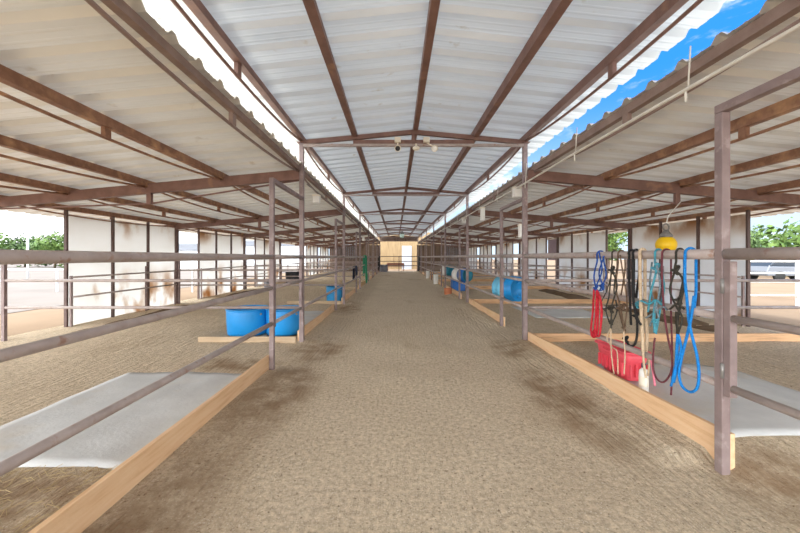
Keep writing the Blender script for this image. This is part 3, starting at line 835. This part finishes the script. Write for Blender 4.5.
# 9 bright blue rope
t = hung('lead_rope', 690, 'bright blue rope with big drooping loop, next to the near gate post', 'rope')
m = MB(); strand(m, 686, [(685,280),(687,300),(689,322),(693,340),(697,356),(699,374),(697,388),(690,392),(682,386),(679,374),(682,356),(687,336),(691,318),(694,296)], 0.0118, 694, [(696,270),(696,290),(694,310,0.03)])
m.build('rope', MAT['bluerope'], t)

# ------------------------------------------------------------------ red basket and spray bottle
def basket():
    x0, x1, y0, y1, z0 = 2.44, 2.70, 3.66, 4.22, 0.165
    h = 0.31
    t = thing('laundry_basket', ((x0+x1)/2, (y0+y1)/2, z0), 'red plastic basket under the hanging halters behind kickboard', 'basket')
    def ring(e, z, n=6, r=0.05):
        pts = []
        for cx, cy, a0 in ((x1+e-r, y1+e-r, 0), (x0-e+r, y1+e-r, 90), (x0-e+r, y0-e+r, 180), (x1+e-r, y0-e+r, 270)):
            for i in range(n):
                a = math.radians(a0 + 90*i/(n-1)); pts.append((cx + r*math.cos(a), cy + r*math.sin(a), z))
        return pts
    m = MB(); rings = [ring(-0.05, z0), ring(-0.045, z0+0.02), ring(-0.02, z0+h*0.62), ring(-0.012, z0+h*0.65), ring(0.0, z0+h)]
    inner = [ring(-0.014, z0+h), ring(-0.06, z0+0.012)]
    al = rings + inner; n = len(al[0]); vs = [p for r_ in al for p in r_]
    fs = [(i*n+k, i*n+(k+1)%n, (i+1)*n+(k+1)%n, (i+1)*n+k) for i in range(len(al)-1) for k in range(n)]
    fs.append(tuple(range(n))[::-1]); fs.append(tuple((len(al)-1)*n + k for k in range(n)))
    m.add(vs, fs, True); m.build('body', MAT['red'], t)
    m = MB(); rp = ring(0.012, z0+h); rp.append(rp[0]); m.tube(rp, 0.014, 8); m.build('rim', MAT['red'], t)
    m = MB()
    for j in range(7):
        yy = y0 + 0.07 + j*0.07
        m.box((x0-0.002, yy, z0+0.05), (x0+0.03, yy+0.012, z0+h*0.6))
    for j in range(4):
        xx = x0 + 0.05 + j*0.06
        m.box((xx, y0-0.001, z0+0.05), (xx+0.012, y0+0.03, z0+h*0.6))
    m.build('slats', MAT['red'], t)
    for yy in (y0 + 0.1, y1 - 0.22):
        pass
    m = MB(); m.tube(smooth([(x0-0.015, (y0+y1)/2-0.09, z0+h), (x0-0.03, (y0+y1)/2-0.06, z0+h-0.035), (x0-0.03, (y0+y1)/2+0.06, z0+h-0.035), (x0-0.015, (y0+y1)/2+0.09, z0+h)]), 0.01, 8); m.build('handle', MAT['red'], t)
basket()
def bottle():
    c = (2.455, 3.42, 0.165)
    t = thing('spray_bottle', c, 'white plastic bottle with dark blue cap beside the red basket', 'bottle')
    m = MB(); m.lathe([(0,0),(0.036,0),(0.041,0.01),(0.041,0.19),(0.036,0.215),(0.018,0.23),(0.018,0.245)], c, 24); m.build('body', MAT['white'], t)
    m = MB(); m.lathe([(0.02,0.24),(0.021,0.275),(0.014,0.285),(0,0.285)], c, 20); m.build('cap', MAT['navycloth'], t)
    m = MB(); m.lathe([(0.0415,0.06),(0.0418,0.065),(0.0418,0.15),(0.0415,0.155)], c, 24); m.build('paper_label', MAT['cream'], t)
bottle()

# ------------------------------------------------------------------ yellow hanging ball
def toy_ball():
    X, Y, Z = 4.65, YT[0] - 0.14, 1.71
    t = thing('hanging_toy_ball', (X, Y, Z), 'yellow ball hanging by a cord from the rafter above the right pen', 'ball')
    m = MB(); m.ball((X, Y, Z), (0.155, 0.155, 0.155), 24, 16); m.build('ball', MAT['yellow'], t)
    m = MB(); m.lathe([(0.09,0.13),(0.1,0.15),(0.085,0.18),(0.05,0.22),(0.035,0.26),(0,0.26)], (X, Y, Z), 20); m.build('collar', MAT['greymetal'], t)
    m = MB(); m.tube([(X + 0.05*math.cos(a), Y, Z + 0.30 + 0.06*math.sin(a)) for a in [2*math.pi*i/20 for i in range(21)]], 0.013, 8); m.build('shackle', MAT['greymetal'], t)
    m = MB(); m.tube([(X, Y, Z + 0.35), (X + 0.05, Y + 0.02, 2.2), (4.95, Y + 0.06, 2.46)], 0.009, 6); m.build('cord', MAT['conduit'], t)
toy_ball()

# ------------------------------------------------------------------ lamps, boxes and pipes
def flood(X, label, dark, dx):
    Y = YT[0] - 0.047
    t = thing('flood_light', (X, Y, 3.5), label, 'lamp', 'flood lamps on the nearest truss')
    m = MB(); m.box((X-0.055, Y-0.06, 3.49), (X+0.055, Y+0.0, 3.58)); m.build('junction_box', MAT['cream'], t, bevel=0.008)
    m = MB(); m.tube(smooth([(X, Y-0.04, 3.49), (X+dx*0.5, Y-0.06, 3.44), (X+dx, Y-0.07, 3.40)]), 0.012, 8); m.build('arm', MAT['cream'], t)
    M = Matrix.Rotation(math.radians(-72), 3, 'X') @ Matrix.Scale(0.85, 3)
    m = MB(); m.lathe([(0,0.09),(0.03,0.085),(0.045,0.05),(0.06,-0.02),(0.066,-0.06),(0.058,-0.06),(0.05,-0.03)], (X+dx, Y-0.09, 3.37), 20, M=M); m.build('shade', MAT['cream'], t)
    m = MB(); m.lathe([(0.05,-0.035),(0.03,-0.045),(0,-0.05)], (X+dx, Y-0.09, 3.37), 20, M=M); m.build('lens', MAT['blackrub'] if dark else MAT['white'], t)
    return t
flood(0.03, 'cream flood lamp with dark lens on the nearest truss', True, 0.0)
flood(0.53, 'cream flood lamp with white lens right of the truss centre', False, 0.13)
t = thing('motion_sensor', (0.35, YT[0]-0.07, 3.4), 'small cream sensor under the middle of the nearest truss', 'sensor')
m = MB(); m.box((0.335, YT[0]-0.09, 3.4), (0.365, YT[0]-0.045, 3.47)); m.build('bracket', MAT['cream'], t)
m = MB(); m.ball((0.35, YT[0]-0.1, 3.385), (0.065, 0.05, 0.04), 16, 10); m.build('head', MAT['cream'], t)

t = thing('hanging_lamp', (0.45, YT[4]-0.1, 3.42), 'pale green lamp hanging over the far part of the aisle', 'lamp')
c = (0.45, YT[4]-0.1, 2.9)
m = MB(); m.lathe([(0,0.5),(0.05,0.5),(0.1,0.44),(0.16,0.3),(0.17,0.28)], c, 20); m.build('housing', MAT['greymetal'], t)
m = MB(); m.lathe([(0.165,0.3),(0.16,0.12),(0.12,0.02),(0,0.0)], c, 20); m.build('globe', MAT['lampgreen'], t)
m = MB(); m.tube([(0.45, YT[4]-0.06, 3.45), (0.45, YT[4]-0.1, 3.39)], 0.015, 8); m.build('hook', MAT['greymetal'], t)

# white water pipe along the right posts with hangers
def water_pipe(X, z, y0, label, mt, r, hang=True):
    t = thing('water_pipe', (X, y0, z), label, 'pipe')
    m = MB(); pts = [(X, y0 + (YE - 1 - y0)*i/24, z + 0.012*math.sin(i*1.7)) for i in range(25)]
    m.tube(pts, r, 10); m.build('pipe', mt, t)
    if hang:
        y = 2.6
        while y < 24:
            m = MB(); m.tube([(X, y, z), (X + 0.02, y, zs(0) - 0.02)], 0.006, 6); m.build('hanger_wire', MAT['conduit'], t)
            m = MB(); m.tube([(X, y + 0.02, z - 0.09), (X, y + 0.02, z)], 0.009, 6); m.build('drip_nozzle', MAT['conduit'], t)
            y += 1.63
    return t
water_pipe(XR - 0.07, 2.765, YB, 'long pale water pipe hung along the right edge of the aisle', MAT['conduit'], 0.014)
water_pipe(XL + 0.07, 2.80, YT[0] + 0.1, 'thin grey pipe along the left edge of the aisle', MAT['greymetal'], 0.012, False)

def wall_box(X, Y, Z, w, d, h, label, name='equipment_box'):
    t = thing(name, (X, Y, Z), label, 'box', 'white boxes along the posts')
    m = MB(); m.box((X-w/2, Y-d/2, Z-h/2), (X+w/2, Y+d/2, Z+h/2)); m.build('case', MAT['white'], t, bevel=0.012)
    m = MB(); m.box((X-w/2-0.008, Y-d/2-0.008, Z+h/2-0.03), (X+w/2+0.008, Y+d/2+0.008, Z+h/2)); m.build('lid', MAT['cream'], t, bevel=0.004)
    return t
wall_box(XR - 0.04, 6.36, 2.69, 0.14, 0.14, 0.19, 'white box hung on the pipe behind the nearest right roof post')
wall_box(XR - 0.06, 8.8, 2.60, 0.10, 0.11, 0.34, 'tall narrow white box hanging over the right fence past the first gate')
wall_box(XR - 0.02, 6.19, 1.97, 0.08, 0.13, 0.24, 'small pale box at head height on the nearest right roof post')
wall_box(XR - 0.04, 11.3, 2.69, 0.14, 0.14, 0.19, 'white box hung on the pipe behind the second right roof post')
wall_box(XL + 0.07, 6.9, 2.66, 0.13, 0.13, 0.16, 'white box hung on the pipe past the nearest left roof post')
wall_box(XL + 0.06, 17.0, 2.4, 0.12, 0.12, 0.22, 'white box on the left posts far down the aisle')

# ------------------------------------------------------------------ things farther down the aisle
def drape(X, y0, y1, zt, zb, mt, label, name, cat, thick=0.05, parts=True):
    """cloth folded over the top rail"""
    m = MB(); n = 10; rows = []
    R = 0.05
    prof = [(-R, zb)] + [(-R, zb + (zt - zb)*i/5) for i in range(1, 5)] + [(R*math.cos(math.pi - math.pi*i/6), zt + R*math.sin(math.pi*i/6)) for i in range(7)] + [(R, zt - (zt-zb)*0.7*i/4) for i in range(1, 5)]
    vs = []
    for (dx, z) in prof:
        for j in range(n + 1):
            y = y0 + (y1-y0)*j/n
            vs.append((X + dx + 0.018*math.sin(j*1.9)*(1 - (z-zb)/(zt-zb+0.1)), y + 0.02*math.sin(z*9), z))
    w = n + 1
    fs = [(i*w+j, i*w+j+1, (i+1)*w+j+1, (i+1)*w+j) for i in range(len(prof)-1) for j in range(n)]
    m.add(vs, fs, True)
    o = m.build(name, mt, loc=(X, y0, zb))
    md = o.modifiers.new('thick', 'SOLIDIFY'); md.thickness = 0.012
    return tag(o, label, cat)
drape(XL, 14.55 - 0.9, 14.35, 1.085, 0.62, MAT['navycloth'], 'dark navy blanket folded over the middle left rail', 'saddle_blanket', 'blanket')
drape(XL, 33.0, 34.6, 1.5, 0.12, MAT['darkcloth'], 'dark blanket hanging at the far left end of the fence', 'horse_blanket', 'blanket')
drape(XR, 32.6, 34.6, 1.522, 0.1, MAT['darkcloth'], 'dark blanket hanging at the far right end of the fence', 'horse_blanket', 'blanket')
# green hose hung in long loops
t = thing('garden_hose', (XL + 0.07, 18.4, 1.5), 'green hose hanging in long loops from the left top rail', 'hose')
m = MB()
for j in range(6):
    y = 18.0 + 0.16*j; zb_ = 0.12 + 0.06*(j % 3)
    pts = [(XL - 0.05, y, 0.5 + 0.1*(j % 2))] + [(XL - 0.05, y, 1.3)] + [(XL + 0.05*math.cos(a), y + 0.03*math.sin(a), 1.52 + 0.05*math.sin(a)) for a in (math.pi, math.pi*0.5, 0)] + [(XL + 0.06, y + 0.02, 1.2), (XL + 0.07, y + 0.03, 0.6), (XL + 0.09, y + 0.08, zb_), (XL + 0.08, y + 0.14, 0.6)]
    m.tube(smooth(pts, 5), 0.022, 8)
m.build('coil', MAT['green'], t)
m = MB(); m.tube([(XL + 0.09, 18.1, 0.14), (XL + 0.1, 18.02, 0.08)], 0.028, 8); m.build('nozzle', MAT['greymetal'], t)
# bench beyond
t = thing('wooden_bench', (0.0, 37.2, 0), 'reddish wooden bench behind the far pipe fence', 'bench')
m = MB(); m.box((-1.0, 36.95, 0.42), (0.9, 37.35, 0.48)); m.build('seat', MAT['bench'], t)
m = MB(); m.box((-1.0, 37.38, 0.55), (0.9, 37.42, 0.85)); m.build('backrest', MAT['bench'], t)
for px in (-0.9, 0.8):
    for py in (37.0, 37.38):
        m = MB(); m.box((px-0.04, py-0.04, -0.03), (px+0.04, py+0.04, 0.42 if py < 37.2 else 0.85)); m.build('leg', MAT['bench'], t)
# end fence
t = thing('end_fence', (XC, 35.9, 0), 'dark pipe fence closing the far end of the aisle', 'fence')
for z in (1.55, 1.05, 0.6):
    m = MB(); m.tube([(XL + 0.06, 35.9, z), (XR - 0.06, 35.9, z)], 0.035, 8); m.build('rail', MAT['darkpost'], t)
for px in (XC, ):
    m = MB(); m.box((px-0.04, 35.94, -0.05), (px+0.04, 36.02, 1.6)); m.build('post', MAT['darkpost'], t)
# mauve board closing the third right opening
m = MB(); m.box((WR + 0.03, YT[2] + 0.06, 1.35), (WR + 0.07, YT[2] + 1.1, 2.35))
tag(m.build('mauve_board', MAT['mauve'], loc=(WR, YT[2] + 0.6, 1.35)), 'mauve board in the third opening of the right wall', 'board')

# ------------------------------------------------------------------ outside
def tree(x, y, h, w, label, mt, seed, group):
    rnd = random.Random(seed)
    t = thing('tree', (x, y, -0.05), label, 'tree', group)
    m = MB(); m.tube(smooth([(x, y, -0.1), (x + 0.1, y, h*0.25), (x - 0.1, y + 0.1, h*0.6)]), [0.05*h*0.6]*6 + [0.03*h*0.6]*7, 8); m.build('trunk', MAT['trunk'], t)
    m = MB(); cl = []
    for i in range(16):
        a = rnd.uniform(0, 2*math.pi); rr = rnd.uniform(0.1, 0.75)*w/2
        cl.append((Vector((x + rr*math.cos(a), y + rr*math.sin(a), h*rnd.uniform(0.3, 0.85))), rnd.uniform(0.16, 0.27)*w))
    for c, r in cl:
        for j in range(150):
            d = Vector((rnd.gauss(0,1), rnd.gauss(0,1), rnd.gauss(0,1))).normalized()
            p = c + d * r * rnd.uniform(0.6, 1.05); s = 0.035*w*rnd.uniform(0.6, 1.3)
            u = d.orthogonal().normalized(); u.rotate(Matrix.Rotation(rnd.uniform(0, 6.28), 3, d)); n2 = (d + Vector((rnd.gauss(0,.5), rnd.gauss(0,.5), rnd.gauss(0,.5)))).normalized()
            v = n2.cross(u).normalized()
            m.add([p - u*s, p + v*s*0.6, p + u*s, p - v*s*0.6], [(0,1,2,3)])
    m.build('crown', mt, t)
for i, (x, y, h, w, mt) in enumerate(((-54,44,4.3,7,'leaf'), (-47.5,48,4.3,6.5,'leaf'), (-57,53,4.6,7,'leaf2'), (-49.5,56,4.9,7,'leaf2'), (-42,53,4.5,7,'leaf'))):
    tree(x, y, h, w, 'leafy green tree beyond the left arena, %s from the left' % ['first', 'second', 'third', 'fourth', 'fifth'][i], MAT[mt], 10+i, 'trees beyond the left arena')
for i, (x, y, h, w, mt, lb) in enumerate(((33,27.5,3.7,7.5,'leaf','broad bright green tree right of the near right post'), (27.2,26.5,4.0,2.6,'leaf2','thin tree beside the end of the right wall'),
        (20.5,33.5,5.4,4.5,'leaf','green tree seen through the second right wall opening'), (41,32,5.6,7,'leaf2','tall olive tree at the right edge'))):
    tree(x, y, h, w, lb, MAT[mt], 30+i, 'trees beyond the right pens')
# light pole
t = thing('light_pole', (-26.9, 25.2, -0.05), 'slim white pole standing before the trees at left', 'pole')
m = MB(); m.tube([(-26.9, 25.2, -0.1), (-26.9, 25.2, 3.35)], 0.07, 10); m.build('shaft', MAT['whitepipe'], t)
m = MB(); m.tube([(-26.9, 25.2, 3.35), (-26.9, 25.2, 3.45)], 0.1, 10); m.build('cap', MAT['whitepipe'], t)
# arena fence at left
t = thing('arena_fence', (-17, 16, -0.03), 'white two-rail pipe fence of the left arena', 'fence')
for z in (0.95, 0.45):
    m = MB(); m.tube([(-30, 15.2, z), (-8.8, 15.2, z)], 0.03, 8); m.build('rail', MAT['whitepipe'], t)
for i in range(8):
    m = MB(); m.box((-30 + i*3 - 0.03, 15.235, -0.05), (-30 + i*3 + 0.03, 15.295, 1.0)); m.build('post', MAT['whitepipe'], t)
# white gate at right
t = thing('yard_gate', (11.7, 10.8, -0.05), 'white pipe gate outside the right pens, in front of the car', 'gate')
for xx in (10.95, 12.6, 14.2):
    m = MB(); m.box((xx-0.05, 10.75, -0.05), (xx+0.05, 10.85, 1.45)); m.build('post', MAT['whitepipe'], t)
for z in (1.36, 1.0, 0.72, 0.3):
    m = MB(); m.tube([(11.0, 10.8, z), (14.2, 10.8, z)], 0.025, 8); m.build('rail', MAT['whitepipe'], t)
# parked car
def car(x, y):
    t = thing('parked_car', (x, y, -0.05), 'silver car parked in the yard behind the white gate', 'car')
    def ext(prof, w, name, mt, tilt=0.0):
        m = MB(); n = len(prof)
        vs = [(x + px, y - w/2, pz) for px, pz in prof] + [(x + px, y + w/2, pz) for px, pz in prof]
        fs = [tuple(range(n)), tuple(range(2*n-1, n-1, -1))] + [(i, i+n, (i+1) % n + n, (i+1) % n) for i in range(n)]
        m.add(vs, fs); return m.build(name, mt, t, bevel=0.05)
    ext([(-2.2,0.3),(2.2,0.3),(2.25,0.6),(2.15,0.76),(1.2,0.88),(-2.1,0.91),(-2.25,0.6)], 1.75, 'body', MAT['carpaint'])
    ext([(-2.0,0.9),(1.05,0.88),(0.45,1.2),(-0.3,1.26),(-1.6,1.23)], 1.5, 'cabin', MAT['glass'])
    ext([(-1.55,1.225),(0.42,1.2),(0.25,1.28),(-1.4,1.3)], 1.45, 'roof', MAT['carpaint'])
    for px in (-1.4, 1.4):
        for py in (-0.8, 0.8):
            m = MB(); m.lathe([(0,-0.1),(0.31,-0.1),(0.33,-0.06),(0.33,0.06),(0.31,0.1),(0,0.1)], (x+px, y+py, 0.28), 20, M=Matrix.Rotation(math.pi/2, 3, 'X')); m.build('wheel', MAT['tyre'], t)
car(25.6, 22.6)
# sheds beyond
def shed(x0, x1, y, d, hw, hr, label):
    t = thing('shed', ((x0+x1)/2, y, -0.05), label, 'shed')
    m = MB(); m.box((x0, y, -0.06), (x1, y + d, hw)); m.build('walls', MAT['shedwall'], t)
    m = MB(); m.add([(x0-.3,y-.3,hw),(x1+.3,y-.3,hw),(x1+.3,y+d+.3,hw),(x0-.3,y+d+.3,hw),(x0-.3,y+d/2,hr),(x1+.3,y+d/2,hr)], [(0,1,5,4),(2,3,4,5),(0,4,3),(1,2,5),(0,3,2,1)]); m.build('roof', MAT['shedroof'], t)
    m = MB(); m.box(((x0+x1)/2-0.5, y-0.06, -0.05), ((x0+x1)/2+0.5, y, 2.0)); m.build('door', MAT['white'], t)
shed(-36, -26, 46, 7, 2.4, 3.4, 'low pale shed with dark roof beyond the second left opening')
shed(-28, -14.5, 58, 7, 3.4, 4.4, 'pale shed seen through the wide far left opening')

# ------------------------------------------------------------------ sky, sun, camera
w = bpy.data.worlds.new('sky'); S.world = w; w.use_nodes = True
nt = w.node_tree; nt.nodes.clear()
out = N(nt, 'ShaderNodeOutputWorld'); bg = N(nt, 'ShaderNodeBackground'); nt.links.new(bg.outputs[0], out.inputs[0])
tc = N(nt, 'ShaderNodeTexCoord'); d = tc.outputs['Generated']
s = N(nt, 'ShaderNodeSeparateXYZ'); nt.links.new(d, s.inputs[0])
def mr(src, a, b, c=0.0, e=1.0, typ='SMOOTHSTEP'):
    r = N(nt, 'ShaderNodeMapRange', interpolation_type=typ)
    r.inputs[1].default_value = a; r.inputs[2].default_value = b; r.inputs[3].default_value = c; r.inputs[4].default_value = e
    nt.links.new(src, r.inputs[0]); return r.outputs[0]
blue = mix(nt, mr(s.outputs[2], 0.0, 0.42), (0.62,0.80,0.95,1), (0.035,0.27,0.86,1))
# clouds
nz = N(nt, 'ShaderNodeTexNoise'); nz.inputs['Scale'].default_value = 5.0; nz.inputs['Detail'].default_value = 7; nz.inputs['Roughness'].default_value = 0.6
mp = N(nt, 'ShaderNodeMapping'); mp.inputs['Scale'].default_value = (1, 1, 2.6); mp.inputs['Rotation'].default_value = (0.2, 0.1, 0.4)
nt.links.new(d, mp.inputs['Vector']); nt.links.new(mp.outputs[0], nz.inputs['Vector'])
blue = mix(nt, mr(nz.outputs['Fac'], 0.50, 0.68), blue, (0.95,0.97,1.0,1))
# hazy bright half of the sky around the sun (left and behind the viewer)
def dotd(v):
    n = N(nt, 'ShaderNodeVectorMath', operation='DOT_PRODUCT'); nt.links.new(d, n.inputs[0]); n.inputs[1].default_value = Vector(v).normalized()
    return n.outputs['Value']
left = dotd((-0.9, -0.1, 0.35)); back = dotd((-0.25, -0.92, 0.30))
haze = mix(nt, mr(left, -0.05, 0.35), blue, (0.95,0.98,1.0,1))
haze = mix(nt, mr(back, 0.0, 0.4), haze, (0.93,0.97,1.0,1))
g1 = mr(left, 0.0, 0.9, 1.15, 2.4)
g2 = mr(back, 0.0, 1.0, 0.0, 5.0, 'LINEAR')
st = N(nt, 'ShaderNodeMath', operation='ADD'); nt.links.new(g1, st.inputs[0]); nt.links.new(g2, st.inputs[1])
# nothing bright below the horizon
hz = mr(s.outputs[2], -0.06, 0.0, 0.25, 1.0)
st2 = N(nt, 'ShaderNodeMath', operation='MULTIPLY'); nt.links.new(st.outputs[0], st2.inputs[0]); nt.links.new(hz, st2.inputs[1])
nt.links.new(haze, bg.inputs['Color']); nt.links.new(st2.outputs[0], bg.inputs['Strength'])

sl = bpy.data.lights.new('sun', 'SUN'); sl.energy = 2.0; sl.angle = math.radians(8); sl.color = (1.0, 0.99, 0.97)
so = bpy.data.objects.new('sun', sl); COL.objects.link(so)
SD = Vector((-0.36, -0.22, 0.9)).normalized()
so.rotation_euler = SD.to_track_quat('Z', 'Y').to_euler(); so.location = (-20, -20, 30)

cam = bpy.data.cameras.new('camera'); co_ = bpy.data.objects.new('camera', cam); COL.objects.link(co_)
co_.location = (0, 0, CAMZ); co_.rotation_euler = (math.pi/2, 0, 0)
cam.sensor_width = 36; cam.lens = F / 800 * 36; cam.shift_x = 4.0/800; cam.shift_y = -9.5/800
cam.clip_start = 0.05; cam.clip_end = 500
S.camera = co_
S.view_settings.view_transform = 'Standard'; S.view_settings.look = 'None'
S.view_settings.gamma = 1.0; S.view_settings.use_curve_mapping = False
S.view_settings.exposure = 0.42
S.cycles.use_denoising = True
S.cycles.max_bounces = 12; S.cycles.diffuse_bounces = 8; S.cycles.glossy_bounces = 4; S.cycles.transmission_bounces = 6
S.cycles.sample_clamp_indirect = 8.0
